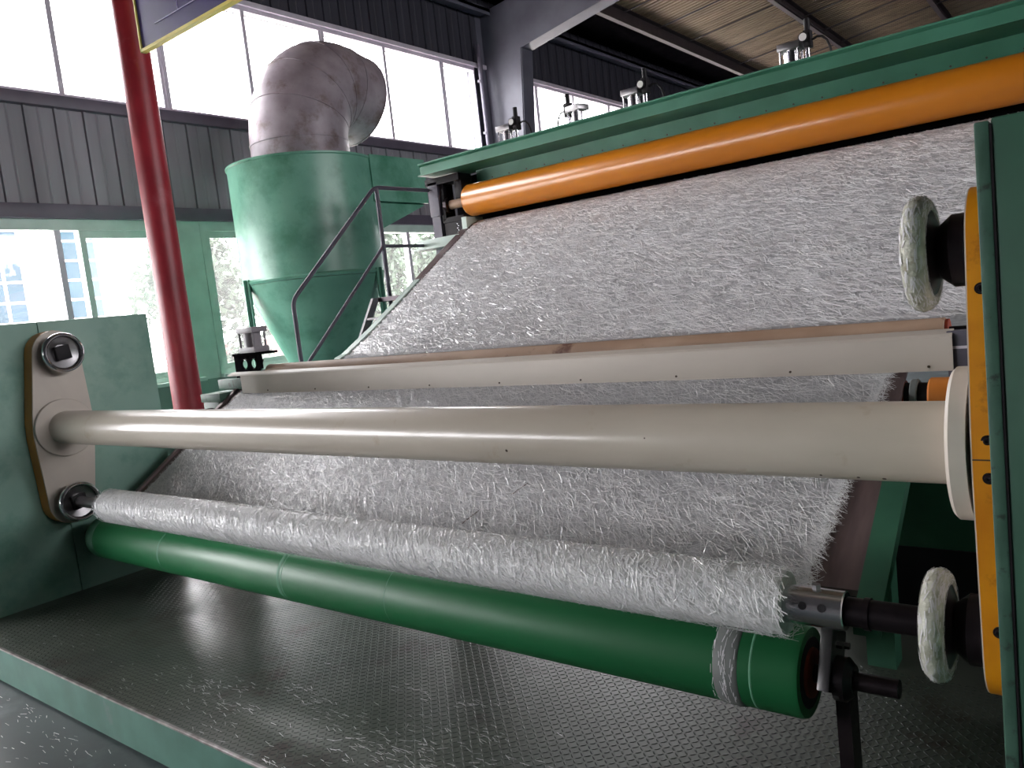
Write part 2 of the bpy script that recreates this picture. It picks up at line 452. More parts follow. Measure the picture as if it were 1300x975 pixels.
t = thing('pipe_column', 'red round steel column standing left of the green machine', 'column', (-6.3, 3.58, FZ))
B().cyl((-6.3, 3.58, FZ), (-6.3, 3.58, 5.6), 0.122, n=32).build('shaft', 'column_red', t)
B().box(-6.5, -6.1, 3.38, 3.78, FZ, FZ + 0.02).build('base_plate', 'column_red', t)
B().box(-6.55, -6.05, 3.33, 3.83, 5.6, 5.63).prism([(-6.18, 5.3), (-6.05, 5.6), (-6.18, 5.6)], 'y', 3.57, 3.59).prism([(-6.42, 5.3), (-6.55, 5.6), (-6.42, 5.6)], 'y', 3.57, 3.59).build('cap_plate', 'column_red', t)
B().box(-6.52, -6.42, 3.54, 3.62, 4.47, 4.6).build('bracket', 'column_red', t)

# hanging notice board
t = thing('notice_board', 'dark blue board with pale yellow edging hung by the red column', 'sign', (-4.7, 3.40, 3.74))
SX0, SX1, SZ0, SZ1, SY = -5.86, -3.2, 3.74, 4.62, 3.40
B().box(SX0, SX1, SY, SY + 0.03, SZ0, SZ1).build('board', 'sign_blue', t)
tr = B().box(SX0 - 0.012, SX1, SY - 0.012, SY + 0.036, SZ0 - 0.022, SZ0).box(SX0 - 0.016, SX0, SY - 0.012, SY + 0.036, SZ0 - 0.022, SZ1)
tr.build('edging', 'sign_trim', t)
pr = B().box(SX0 + 0.22, SX1, SY - 0.003, SY, SZ0 + 0.125, SZ0 + 0.131).box(SX0 + 0.54, SX0 + 0.546, SY - 0.003, SY, SZ0 + 0.131, SZ1)
for k, (gx, gz) in enumerate(((0.27, 0.33), (0.345, 0.335), (0.40, 0.34), (0.62, 0.33))):   # blurred characters of the table
    gx += SX0; gz += SZ0
    pr.box(gx, gx + 0.006, SY - 0.003, SY, gz, gz + 0.06).box(gx, gx + 0.036, SY - 0.003, SY, gz + 0.028, gz + 0.034)
    pr.box(gx + 0.03, gx + 0.036, SY - 0.003, SY, gz, gz + 0.06)
    if k != 0: pr.box(gx, gx + 0.036, SY - 0.003, SY, gz + 0.054, gz + 0.06)
pr.build('print', 'print_white', t)
for hx, hz in ((SX0 + 0.3, 7.9), (SX1 - 0.3, 8.2)): B().cyl((hx, SY + 0.015, SZ1), (hx, SY + 0.015, hz), 0.006, n=6).build('hanger', 'steel', t)

# ================================================================== CYCLONE AND DUCT
CX, CY, CR, CZ0, CZ1 = -7.66, 6.22, 0.845, 2.04, 3.40
t = thing('cyclone_separator', 'tall green metal cyclone hopper by the window wall', 'hopper', (CX, CY, FZ))
B().lathe((CX, CY, 0), (0, 0, 1), [(CZ0, CR), (CZ0 + 0.03, CR + 0.02), (CZ0 + 0.05, CR), (CZ1 - 0.03, CR), (CZ1 - 0.02, CR + 0.015), (CZ1, CR + 0.015)], 64).build('barrel', 'cyclone_green', t)
B().lathe((CX, CY, 0), (0, 0, 1), [(0.42, 0.16), (CZ0 - 0.005, CR)], 64).build('cone', 'cyclone_green', t)
B().cyl((CX, CY, 0.1), (CX, CY, 0.42), 0.16).build('outlet', 'cyclone_green', t)
bx = B().box(-7.55, -6.9, CY + 0.3, 7.5, 2.9, 3.40).box(-6.9, -6.88, 6.6, 7.52, 2.88, 3.42)
bx.build('inlet_box', 'cyclone_green', t)
B().prism([(6.72, 2.56), (7.5, 2.86), (7.5, 2.9), (6.72, 2.9)], 'x', -7.5, -6.95).build('inlet_ramp', 'cyclone_green', t, smooth=False)
for a in (258, 18, 138):
    lx, ly = CX + math.cos(math.radians(a)) * (CR + 0.02), CY + math.sin(math.radians(a)) * (CR + 0.02)
    B().box(lx - 0.045, lx + 0.045, ly - 0.008, ly + 0.008, FZ, 2.1).box(lx - 0.008, lx + 0.008, ly - 0.045, ly + 0.045, FZ, 2.1).build('leg', 'cyclone_green', t)

t = thing('exhaust_duct', 'fat grey sheet metal elbow duct rising from the green cyclone', 'duct', (CX, CY, CZ1))
DR, BR = 0.575, 0.62
dx, dy = CX - 0.04, CY + 0.06
hd = Vector((-0.12, 0.99, 0)).normalized()
UPZ = Vector((0, 0, 1)); ZB = 3.66
path = []                                                    # (point, tangent) down the middle of the elbow
for z_ in (CZ1, ZB): path.append((Vector((dx, dy, z_)), UPZ.copy()))
for k in range(1, 13):
    a = math.radians(k * 98 / 12)
    path.append((Vector((dx, dy, ZB)) + hd * (BR * (1 - math.cos(a))) + UPZ * (BR * 1.18 * math.sin(a)), (hd * math.sin(a) + UPZ * (1.18 * math.cos(a))).normalized()))
path.append((path[-1][0] + path[-1][1] * 0.34, path[-1][1]))
sidev = hd.cross(UPZ).normalized()


def duct_ring(p, tn, r, n=44):
    v_ = tn.cross(sidev)
    return [p + (sidev * math.cos(2 * math.pi * k / n) + v_ * math.sin(2 * math.pi * k / n)) * r for k in range(n)]


cuts = [0, 1, 4, 7, 10, 13, 14]
for i, (a, c) in enumerate(zip(cuts, cuts[1:])):
    b = B(); b.loft([duct_ring(p, tn, DR) for p, tn in path[a:c + 1]], caps=(c == 14))
    b.build('gore', 'galvanised', t)
    p, tn = path[c]
    b = B(); b.loft([duct_ring(p - tn * 0.012, tn, DR - 0.002), duct_ring(p - tn * 0.010, tn, DR + 0.007), duct_ring(p + tn * 0.010, tn, DR + 0.007), duct_ring(p + tn * 0.012, tn, DR - 0.002)], caps=False)
    b.build('seam', 'galvanised', t)

# ================================================================== PLATFORM
t = thing('machine_platform', 'low green platform of worn tread plate in front of the machine', 'platform', (-3, 1.43, FZ))
PX0, PX1, PY0, PY1 = -6.6, 2.2, 1.425, 3.34
B().box(PX0, PX1, PY0 + 0.012, PY1, -0.02, 0.0).build('tread_plate', 'deck', t)
B().box(PX0, PX1, PY0, PY0 + 0.012, FZ + 0.012, -0.006).box(PX0, PX1, PY0 + 0.012, PY0 + 0.06, FZ, FZ + 0.012).build('skirt', 'deck_edge', t)
B().box(PX0, PX1, PY0 - 0.001, PY0 + 0.014, -0.006, 0.0025, 0.001).build('worn_edge', 'edge_worn', t)
B().box(PX0, PX1, 1.7, 1.75, FZ, -0.02).box(PX0, PX1, 2.6, 2.65, FZ, -0.02).build('bearer', 'dark_steel', t)
# raised lugs, alternately turned, one mesh
LP = 0.023
nx, ny = int(5.3 / LP), int(1.55 / LP)
gx, gy = np.meshgrid(np.arange(nx), np.arange(ny), indexing='ij')
gx, gy = gx.ravel(), gy.ravel()
cx_ = -5.15 + gx * LP; cy_ = PY0 + 0.03 + gy * LP
an = np.where((gx + gy) % 2 == 0, math.pi / 4, -math.pi / 4) + 0.0
ux, uy = np.cos(an), np.sin(an)
tmpl = np.array([(-0.0125, 0, 0), (-0.003, -0.0035, 0), (0.003, -0.0035, 0), (0.0125, 0, 0), (0.003, 0.0035, 0), (-0.003, 0.0035, 0), (-0.006, 0, 0.0012), (0.006, 0, 0.0012)])
fac = [(0, 1, 6), (1, 2, 7, 6), (2, 3, 7), (3, 4, 7), (4, 5, 6, 7), (5, 0, 6)]
V = np.stack([cx_[:, None] + ux[:, None] * tmpl[None, :, 0] - uy[:, None] * tmpl[None, :, 1],
              cy_[:, None] + uy[:, None] * tmpl[None, :, 0] + ux[:, None] * tmpl[None, :, 1],
              np.broadcast_to(tmpl[None, :, 2], (len(cx_), 8)) + 0.0002], 2).reshape(-1, 3) - np.array(root_loc(t))
me = bpy.data.meshes.new('tread_lugs')
F = [tuple(i + 8 * k for i in f) for k in range(len(cx_)) for f in fac]
me.from_pydata(V.tolist(), [], F); me.materials.append(MATS['lug'])
lug = bpy.data.objects.new('tread_lugs', me); COL.objects.link(lug); lug.parent = t; lug['kind'] = 'stuff'

# ================================================================== WINDER FRAME
XL, XR = -5.265, -0.17
t = thing('winder_housing', 'big green steel side housing behind the left end of the cream tube', 'housing', (XL - 0.2, 2.2, 0))
B().box(XL - 0.34, XL, 1.5, 2.09, 0.0, 1.714, 0.004).build('plate', 'green_lightened', t)
B().box(XL - 0.34, XL, 2.094, 2.79, 0.0, 1.714, 0.004).build('plate', 'green_lightened', t)

t = thing('winder_side_post', 'green steel side post at the right edge, chipped along its corner', 'post', (0.15, 2.0, 0))
B().box(-0.155, 2.0, 1.5, 2.79, 0.0, 1.71, 0.006).build('plate', 'green_darkened', t)  # carried on out of view to the right to block light
B().box(-0.178, -0.157, 1.497, 2.79, 0.0, 1.706, 0.003).build('corner_strip', 'post_strip', t)
B().box(-0.1575, -0.1535, 1.4985, 1.51, 0.002, 1.70).build('seam', 'black', t)

# ================================================================== TURRET: cream tube, two arms, four chucks
TY, TZ = 2.10, 1.056
t = thing('winding_turret', 'cream turret tube with an orange edged arm at each end', 'turret', (-2.7, TY, TZ))
tb = B().cyl((-5.15, TY, TZ), (-0.30, TY, TZ), 0.1, n=64).build('tube', 'cream', t)
for (cx, ca, cs) in ((-1.62, 200, .006), (-0.53, 235, .005), (-0.62, 232, .004), (-2.6, 240, .004), (-2.3, 243, .005), (-0.47, 236, .006), (-1.1, 170, .003)):
    a = math.radians(ca)
    B().lathe((cx, TY + math.cos(a) * 0.0985, TZ + math.sin(a) * 0.0985), (0, math.cos(a), math.sin(a)), [(0, cs), (0.0022, cs * 0.8)], 7).build('paint_chip', 'chip', tb)
TILT = math.radians(3.0)                                    # top of the arms leans back a little


def arm_pt(a, r):                                           # a: along the arm (up), r: across it
    return (TY + a * math.sin(TILT) + r * math.cos(TILT), TZ + a * math.cos(TILT) - r * math.sin(TILT))


def lozenge(end_r, mid, L=0.46, n=14):
    P = []
    ang0 = math.asin(min(1, (mid - end_r) / L * 0.9))
    for k in range(n + 1):
        th = ang0 + (math.pi - 2 * ang0) * k / n
        P.append(arm_pt(L + end_r * math.sin(th), end_r * math.cos(th)))
    P.append(arm_pt(0.05, -mid)); P.append(arm_pt(-0.05, -mid))
    for k in range(n + 1):
        th = math.pi + ang0 + (math.pi - 2 * ang0) * k / n
        P.append(arm_pt(-L + end_r * math.sin(th), end_r * math.cos(th)))
    P.append(arm_pt(-0.05, mid)); P.append(arm_pt(0.05, mid))
    return P


def arm(x0, x1, face_x, face_m, edge_m, name):
    L = lozenge(0.135, 0.176)
    a = B().prism(L, 'x', x0, x1).build('arm', edge_m, t, ang=30)
    fx0, fx1 = (x1, x1 + 0.012) if face_x > 0 else (x0 - 0.003, x0)
    B().prism(lozenge(0.134, 0.175), 'x', fx0, fx1).build('face_plate', face_m, a, ang=30)
    return a


def chuck(x, dirx, a, wrapped, parent):
    cy, cz = arm_pt(a, 0)
    ax = (dirx, 0, 0)
    c = B().lathe((x, cy, cz), ax, [(0, 0.085), (0.03, 0.085), (0.06, 0.06)], 40).build('chuck', 'dark_steel', parent)
    # cup with rim
    ring_m = 'fibre_wrap' if wrapped else 'chrome'
    pr = []
    rt, R0 = (0.026, 0.112) if wrapped else (0.014, 0.107)
    for k in range(13):
        th = 2 * math.pi * k / 12
        pr.append((0.098 + rt * math.cos(th) * 1.05 if wrapped else 0.095 + rt * math.cos(th) * 1.5, R0 + rt * math.sin(th)))
    B().lathe((x, cy, cz), ax, pr, 48, caps=False).build('rim', ring_m, c)
    B().lathe((x, cy, cz), ax, [(0.055, 0.05), (0.075, 0.105), (0.083, 0.105), (0.068, 0.05)], 40, caps=False).lathe((x, cy, cz), ax, [(0.058, 0.052), (0.066, 0.052)], 32).build('cup', 'steel' if not wrapped else 'dark_steel', c)
    rot = Matrix.Rotation(math.radians(8), 4, 'X')
    xs = sorted((x + dirx * 0.066, x + dirx * 0.10))
    B().box(xs[0], xs[1], cy - 0.042, cy + 0.042, cz - 0.042, cz + 0.042, 0.004, rot=rot).build('square_socket', 'black', c)
    if wrapped:                                              # glass strands wound round the rim
        n = 700
        th = RNG.uniform(0, 2 * math.pi, n); ph = RNG.uniform(-2.2, 2.2, n)
        rr = R0 + (rt + 0.0015) * np.cos(ph); xx = x + dirx * (0.098 + (rt + 0.0015) * 1.05 * np.sin(ph))
        pos = np.stack([xx, cy + rr * np.cos(th), cz + rr * np.sin(th)], 1)
        nr = np.stack([dirx * np.sin(ph), np.cos(ph) * np.cos(th), np.cos(ph) * np.sin(th)], 1)
        d = np.stack([RNG.normal(0, 0.25, n), -np.sin(th), np.cos(th)], 1); d -= nr * (d * nr).sum(1)[:, None]
        d /= np.linalg.norm(d, axis=1)[:, None]
        quads('wound_strands', pos, d, nr, RNG.uniform(0.012, 0.03, n), RNG.uniform(0.0015, 0.003, n), 'strand_dim', c, kind='stuff')
    return c


aL = arm(-5.258, -5.152, 1, 'cream_flat', 'ochre_arm', 'l')
B().lathe((-5.14, TY, TZ), (1, 0, 0), [(0, 0.176), (0.02, 0.176), (0.024, 0.172), (0.024, 0.1)], 48).build('flange', 'cream_flat', t)
aR = arm(-0.262, -0.182, -1, 'cream_flat', 'orange_arm', 'r')
B().lathe((-0.274, TY, TZ), (-1, 0, 0), [(0, 0.182), (0.034, 0.182), (0.042, 0.174), (0.042, 0.1)], 48).build('flange', 'cream_flat', t)
# joint line and cap screws in the orange edge of the right arm
ypos, zpos = arm_pt(-0.01, -0.177)
B().box(-0.262, -0.18, ypos - 0.0015, ypos + 0.01, zpos - 0.0015, zpos + 0.0015).build('joint', 'chip', aR)
for a_, xx in ((0.36, -0.235), (0.032, -0.232), (-0.05, -0.232), (-0.40, -0.228)):
    yy, zz = arm_pt(a_, -0.172 if abs(a_) < 0.2 else -0.140 - (0.46 - abs(a_)) * 0.08)
    yy -= 0.004
    B().lathe((xx, yy + 0.006, zz), (0, -1, 0), [(0, 0.013), (0.006, 0.013), (0.006, 0.009), (0.014, 0.008), (0.014, 0.004), (0.010, 0.004)], 16).build('bolt', 'dark_steel', aR)
chuck(-5.14, 1, 0.455, False, t); chuck(-5.14, 1, -0.455, False, t)
chuck(-0.274, -1, 0.455, True, t); chuck(-0.274, -1, -0.455, True, t)

# winding shaft through the mat roll
SY_, SZ_ = arm_pt(-0.455, 0)
t = thing('winding_shaft', 'steel winding shaft with bright coupling held between the lower chucks', 'shaft', (-2.7, SY_, SZ_))
B().cyl((-5.045, SY_, SZ_), (-0.37, SY_, SZ_), 0.03, n=24).build('bar', 'dark_steel', t)
cp = B().cyl((-0.78, SY_, SZ_), (-0.59, SY_, SZ_), 0.052, n=40, ch=0.003).build('coupling', 'chrome', t)
for xx in (-0.69, -0.64):
    B().lathe((xx, SY_ - 0.047, SZ_ + 0.018), (0, -1, 0.36), [(0, 0.011), (0.0035, 0.011)], 16).build('screw_hole', 'black', cp)
B().cyl((-0.665, SY_, SZ_ + 0.05), (-0.665, SY_, SZ_ + 0.064), 0.012, n=6).build('screw', 'steel', cp)
B().cyl((-0.59, SY_, SZ_), (-0.40, SY_, SZ_), 0.038, n=32, ch=0.002).cyl((-0.545, SY_, SZ_), (-0.53, SY_, SZ_), 0.042, n=32).build('journal', 'dark_steel', t)
B().cyl((-5.07, SY_, SZ_), (-4.66, SY_, SZ_), 0.034, n=24, ch=0.002).build('journal', 'steel', t)

# mat roll
RX0, RX1, RR = -4.67, -0.745, 0.091
rings = []
n = 48
for i in range(120):
    f = i / 119
    x_ = RX0 + (RX1 - RX0) * f
    rr = RR * (1 + 0.03 * math.sin(9 * f + 1) + 0.02 * math.sin(31 * f)) * (0.90 if i in (0,) else 0.95 if i in (119,) else 1)
    rings.append([(x_, SY_ + math.cos(2 * math.pi * k / n) * rr * (1 + 0.012 * math.sin(40 * f + k)), SZ_ + math.sin(2 * math.pi * k / n) * rr * (1 + 0.012 * math.cos(53 * f + k * 2))) for k in range(n)])
b = B(); b.loft(rings)
roll = b.build('mat_roll', 'roll_mat', ang=80)
tag(roll, 'fuzzy white glass fibre mat wound on the shaft above the green roller', 'roll')
n = 20000
xx = RNG.uniform(RX0, RX1 + 0.012, n); th = RNG.uniform(0, 2 * math.pi, n)
nr = np.stack([np.zeros(n), np.cos(th), np.sin(th)], 1)
pos = np.stack([xx, SY_ + np.cos(th) * (RR * 1.035 + 0.001), SZ_ + np.sin(th) * (RR * 1.035 + 0.001)], 1)
al = RNG.normal(0.9, 0.55, n)
d = np.stack([np.cos(al), -np.sin(th) * np.sin(al), np.cos(th) * np.sin(al)], 1)
nrm2 = nr + RNG.normal(0, 0.3, (n, 3))
quads('loose_strands', pos, d, nrm2, RNG.uniform(0.025, 0.06, n), RNG.uniform(0.0010, 0.0026, n), 'strand', roll, kind='stuff')

# ================================================================== GREEN SURFACE ROLLER
GY, GZ, GR = 2.2, 0.345, 0.131
t = thing('surface_roller', 'long dark green driven roller under the white mat roll', 'roller', (-2.9, GY, GZ))
B().lathe((0, GY, GZ), (1, 0, 0), [(-5.07, GR - 0.02), (-5.065, GR - 0.006), (-5.05, GR), (-0.75, GR), (-0.738, GR - 0.004), (-0.738, GR - 0.022)], 72).build('barrel', 'roller_green', t, ang=50)
for xa, xb in ((-5.04, -4.96), (-4.2, -4.185), (-3.12, -3.10), (-3.09, -3.082), (-2.4, -2.396), (-0.875, -0.868)):
    B().lathe((0, GY, GZ), (1, 0, 0), [(xa, GR), (xa + 0.002, GR + 0.0007), (xb - 0.002, GR + 0.0007), (xb, GR)], 72, caps=False).build('dust_ring', 'roller_dust', t)
# fibre wound tight near the right end
B().lathe((0, GY, GZ), (1, 0, 0), [(-0.985, GR), (-0.98, GR + 0.003), (-0.93, GR + 0.004), (-0.915, GR + 0.003), (-0.91, GR)], 72, caps=False).build('fibre_band', 'plinth', t)
n = 260
th = RNG.uniform(0, 2 * math.pi, n)
xx = RNG.choice([-0.985, -0.955, -0.948, -0.925], n) + RNG.normal(0, 0.004, n)
nr = np.stack([np.zeros(n), np.cos(th), np.sin(th)], 1)
pos = np.stack([xx, GY + np.cos(th) * (GR + 0.006), GZ + np.sin(th) * (GR + 0.006)], 1)
d = np.stack([RNG.normal(0, 0.12, n), -np.sin(th), np.cos(th)], 1); d /= np.linalg.norm(d, axis=1)[:, None]
quads('wound_strands', pos, d, nr, RNG.uniform(0.012, 0.03, n), RNG.uniform(0.001, 0.002, n), 'strand_dim', t, kind='stuff')
B().lathe((0, GY, GZ), (1, 0, 0), [(-0.7375, GR - 0.03), (-0.736, GR - 0.03)], 48).build('end_cover', 'black', t)
B().lathe((0, GY, GZ), (1, 0, 0), [(-0.736, 0.072), (-0.728, 0.07), (-0.726, 0.04)], 40).build('end_disc', 'rust_red', t)
B().cyl((-0.73, GY, GZ), (-0.50, GY, GZ), 0.026, n=24, ch=0.002).build('shaft', 'dark_steel', t)
B().cyl((-5.262, GY, GZ), (-5.07, GY, GZ), 0.04, n=24).build('shaft', 'dark_steel', t)
bp = B().box(-0.70, -0.665, GY - 0.05, GY + 0.09, GZ - 0.05, GZ + 0.13, 0.006, rot=Matrix.Rotation(math.radians(-28), 4, 'X')).build('bearing_plate', 'steel', t)
B().lathe((-0.665, GY, GZ), (1, 0, 0), [(0, 0.062), (0.03, 0.062), (0.05, 0.042), (0.05, 0.026)], 28).build('bearing_housing', 'dark_steel', bp)
for (py, pz) in ((-0.045, -0.03), (0.035, -0.045), (0.02, 0.09), (0.085, 0.06)):
    B().cyl((-0.665, GY + py, GZ + pz), (-0.648, GY + py, GZ + pz), 0.011, n=6).build('bolt', 'steel', bp)
B().box(-0.68, -0.64, GY + 0.02, GY + 0.10, 0.0, GZ - 0.05).build('pedestal', 'dark_steel', t)

# ================================================================== LOWER CONVEYOR APRON
P0Y, P0Z, PS = 2.505, 0.618, 0.66
pz = lambda yy: P0Z + PS * (yy - P0Y)
AX0, AX1 = -5.03, -0.64
t = thing('delivery_chute', 'sloping dark steel chute carrying the mat down to the roll', 'chute', (-2.8, 2.8, 0))


def slab(x0, x1, y0, y1, fz, th):
    b = B(); b.prism([(y0, fz(y0)), (y1, fz(y1)), (y1, fz(y1) - th), (y0, fz(y0) - th)], 'x', x0, x1); return b


slab(AX0, AX1, 2.39, 3.26, lambda v: pz(v) - 0.006, 0.02).build('apron', 'apron', t, smooth=False)
slab(AX1, AX1 + 0.075, 2.30, 3.0, lambda v: pz(v) + 0.004, 0.05).build('side_rail', 'cabinet', t, smooth=False)
slab(AX0 - 0.035, AX0, 2.40, 3.26, lambda v: pz(v) + 0.012, 0.05).build('side_rail', 'apron', t, smooth=False)
for xx in (AX0 + 0.1, -2.9, AX1 - 0.1):
    B().box(xx - 0.05, xx + 0.05, 3.0, 3.1, 0.0, pz(3.0) - 0.05).build('leg', 'cabinet', t)

# ================================================================== GLASS MAT (one web from the press roller to the roll)
def web_profile():
    return [(6.40, 2.352), (6.25, 2.356), (6.12, 2.348), (6.02, 2.31), (5.9, 2.242), (5.61, 2.062), (5.13, 1.758), (4.6, 1.43), (4.26, 1.24), (4.1, 1.19), (3.8, 1.165), (3.52, 1.148),
            (3.36, 1.14), (3.28, pz(3.28) + 0.004), (3.1, pz(3.1) + 0.004), (2.8, pz(2.8) + 0.004), (2.5, pz(2.5) + 0.004), (2.42, pz(2.42) + 0.004), (2.34, 0.503), (2.27, 0.478)]


WP = web_profile()
MX0 = -4.955


def mat_right(yy):
    if yy > 4: return -0.36
    return -0.79 + 0.09 * min(1, max(0, (yy - 2.46) / 0.77)) + (0.34 * max(0, (yy - 3.4) / 0.6) if yy > 3.4 else 0)


b = B()
NXS = 60
grid = []
for (yy, zz) in WP:
    xr = mat_right(yy)
    grid.append([b.bm.verts.new((MX0 + (xr - MX0) * i / NXS, yy, zz)) for i in range(NXS + 1)])
for a, c in zip(grid, grid[1:]):
    for i in range(NXS): b.bm.faces.new((a[i], a[i + 1], c[i + 1], c[i]))
bmesh.ops.solidify(b.bm, geom=b.bm.faces[:], thickness=0.004)
web = b.build('glass_mat', 'glass_mat', ang=60)
tag(web, 'broad web of white glass fibre mat sloping down across the machine', 'mat')


def strands_on_web(y0, y1, n, dmean, dsig, name, m, ln, wd, edge=False):
    ys = np.array([p[0] for p in WP][::-1]); zs = np.array([p[1] for p in WP][::-1])
    yy = RNG.uniform(y0, y1, n)
    zz = np.interp(yy, ys, zs)
    dz = (np.interp(yy + 0.01, ys, zs) - np.interp(yy - 0.01, ys, zs)) / 0.02
    xr = np.array([mat_right(v) for v in yy])
    if edge: xx = xr + RNG.normal(0.0, 0.012, n)
    else: xx = RNG.uniform(MX0, 1, n) * 0 + MX0 + (xr - MX0) * RNG.uniform(0, 1, n)
    k = 1 / np.sqrt(1 + dz ** 2)
    nr = np.stack([np.zeros(n), -dz * k, k], 1)
    al = RNG.normal(dmean, dsig, n)
    sl = np.stack([np.zeros(n), k, dz * k], 1)
    d = np.cos(al)[:, None] * np.array([1, 0, 0]) + np.sin(al)[:, None] * sl
    pos = np.stack([xx, yy, zz], 1) + nr * RNG.uniform(0.001, 0.004, n)[:, None]
    n2 = nr + RNG.normal(0, 0.25, (n, 3))
    quads(name, pos, d, n2, RNG.uniform(ln[0], ln[1], n), RNG.uniform(wd[0], wd[1], n), m, web, kind='stuff')


strands_on_web(4.2, 6.3, 42000, -0.5, 0.42, 'chopped_strands', 'strand', (0.05, 0.10), (0.0025, 0.0055))
strands_on_web(4.2, 6.3, 22000, 0.3, 1.2, 'chopped_strands', 'strand_dim', (0.04, 0.08), (0.002, 0.004))
strands_on_web(2.32, 3.4, 30000, -0.55, 0.5, 'chopped_strands', 'strand', (0.04, 0.08), (0.0011, 0.0024))
strands_on_web(2.32, 3.4, 16000, 0.3, 1.2, 'chopped_strands', 'strand_dim', (0.03, 0.06), (0.001, 0.0022))
strands_on_web(2.34, 3.3, 1500, -0.4, 0.7, 'fringe', 'strand', (0.03, 0.06), (0.0006, 0.0012), edge=True)
for (xa, ya, xb, yb) in ((-2.05, 2.66, -2.1, 2.60), (-2.22, 2.52, -2.27, 2.45)):
    B().tube([(xa, ya, pz(ya) + 0.0055), (xb, yb, pz(yb) + 0.0055)], 0.0022, 5).build('crease', 'apron', web)

# ================================================================== SCRAPER BEAM, BROWN PRESS ROLLER
t = thing('press_roller', 'slim stained brown roller lying on the mat behind the cream angle', 'roller', (-2.7, 3.48, 1.21))
B().cyl((-4.93, 3.48, 1.207), (-0.54, 3.48, 1.207), 0.056, n=40, ch=0.003).build('barrel', 'press_brown', t)
B().cyl((-5.02, 3.48, 1.207), (-0.44, 3.48, 1.207), 0.02, n=16).build('shaft', 'dark_steel', t)
B().lathe((-0.54, 3.48, 1.207), (1, 0, 0), [(0, 0.05), (0.012, 0.05), (0.012, 0.02)], 32).build('end_cap', 'rust_red', t)

t = thing('deflector_beam', 'long cream folded steel angle spanning the mat above the tube', 'beam', (-2.7, 3.2, 1.1))
bow = lambda f: -0.006 * math.sin(math.pi * f)
rings = []
for i in range(25):
    f = i / 24; x_ = -4.90 + (4.42) * f
    dz = bow(f)
    rings.append([(x_, 3.2, 1.088 + dz), (x_, 3.2, 1.212 + dz), (x_, 3.206, 1.222 + dz), (x_, 3.255, 1.236 + dz), (x_, 3.255, 1.231 + dz), (x_, 3.208, 1.216 + dz), (x_, 3.205, 1.21 + dz), (x_, 3.205, 1.088 + dz)])
b = B(); b.loft(rings); b.build('angle', 'cream_flat', t, ang=25)
b = B(); b.prism([(3.2, 1.212), (3.206, 1.222), (3.255, 1.236), (3.25, 1.215)], 'x', -5.06, -4.9); b.build('lip_end', 'cream_flat', t, smooth=False)
for k in range(9):
    xx = -4.6 + k * 0.505
    B().cyl((xx, 3.2015, 1.106 + bow((xx + 4.9) / 4.42)), (xx, 3.197, 1.106 + bow((xx + 4.9) / 4.42)), 0.005, n=8).build('rivet', 'chip', t)
B().box(-5.22, -4.88, 3.22, 3.30, 1.12, 1.19, 0.004).build('end_bracket', 'post_strip', t)
B().box(-0.5, -0.30, 3.215, 3.27, 1.06, 1.23, 0.004).build('end_bracket', 'graphite', t)
B().box(-0.5, -0.30, 3.212, 3.275, 1.165, 1.175).build('shelf', 'frame_grey', t)

# green stand carrying the left ends, with pneumatic cylinder on a black bracket
t = thing('roller_stand', 'green steel stand at the left end of the cream angle', 'stand', (-5.3, 3.35, 0))
B().box(-5.30, -5.10, 3.13, 3.33, 0.0, 1.04, 0.006).build('body', 'green_darkened', t)
B().box(-5.31, -5.06, 3.12, 3.34, 1.04, 1.10, 0.004).build('top_plate', 'post_strip', t)
B().lathe((-5.2, 3.13, 0.96), (0, -1, 0), [(0, 0.04), (0.05, 0.04), (0.05, 0.02)], 20).build('knob', 'black', t)

t = thing('lift_cylinder', 'grey pneumatic cylinder on a black bracket by the left window', 'cylinder', (-5.05, 3.45, 1.16))
X0, Y0 = -5.06, 3.45
b = B().box(X0 - 0.20, X0 + 0.20, Y0 - 0.06, Y0 + 0.06, 1.343, 1.36, 0.003)
ya, yb = Y0 - 0.055, Y0 - 0.043
b.box(X0 - 0.185, X0 - 0.10, ya, yb, 1.165, 1.343).box(X0 - 0.022, X0 + 0.008, ya, yb, 1.165, 1.343).box(X0 + 0.085, X0 + 0.15, ya, yb, 1.24, 1.343)
b.box(X0 - 0.11, X0 + 0.10, ya, yb, 1.165, 1.242).box(X0 - 0.11, X0 + 0.10, ya, yb, 1.314, 1.343)
for hx in (X0 - 0.061, X0 + 0.047):
    for q in range(4):
        a0 = math.pi / 2 * q
        arc = [(hx + 0.036 * math.cos(a0 + math.pi / 2 * k / 5), 1.278 + 0.033 * math.sin(a0 + math.pi / 2 * k / 5)) for k in range(6)]
        b.prism(arc + [(hx + 0.041 * (1 if q in (0, 3) else -1), 1.278 + 0.037 * (1 if q < 2 else -1))], 'y', ya, yb)
b.build('bracket', 'matte_black', t)
B().cyl((X0 + 0.0, Y0, 1.165), (X0 + 0.09, Y0, 1.30), 0.008, n=10).build('link', 'dark_steel', t)
B().box(X0 - 0.1, X0 + 0.1, Y0 - 0.065, Y0 + 0.065, 1.36, 1.40, 0.004).build('lower_cap', 'grey_box', t)
B().box(X0 - 0.1, X0 + 0.1, Y0 - 0.065, Y0 + 0.065, 1.505, 1.545, 0.004).build('upper_cap', 'grey_box', t)
B().cyl((X0, Y0, 1.40), (X0, Y0, 1.505), 0.064, n=28).build('barrel', 'grey_box', t)
for sx_ in (-1, 1):
    for sy_ in (-1, 1):
        B().cyl((X0 + sx_ * 0.082, Y0 + sy_ * 0.05, 1.40), (X0 + sx_ * 0.082, Y0 + sy_ * 0.05, 1.505), 0.008, n=8).build('tie_bar', 'grey_box', t)

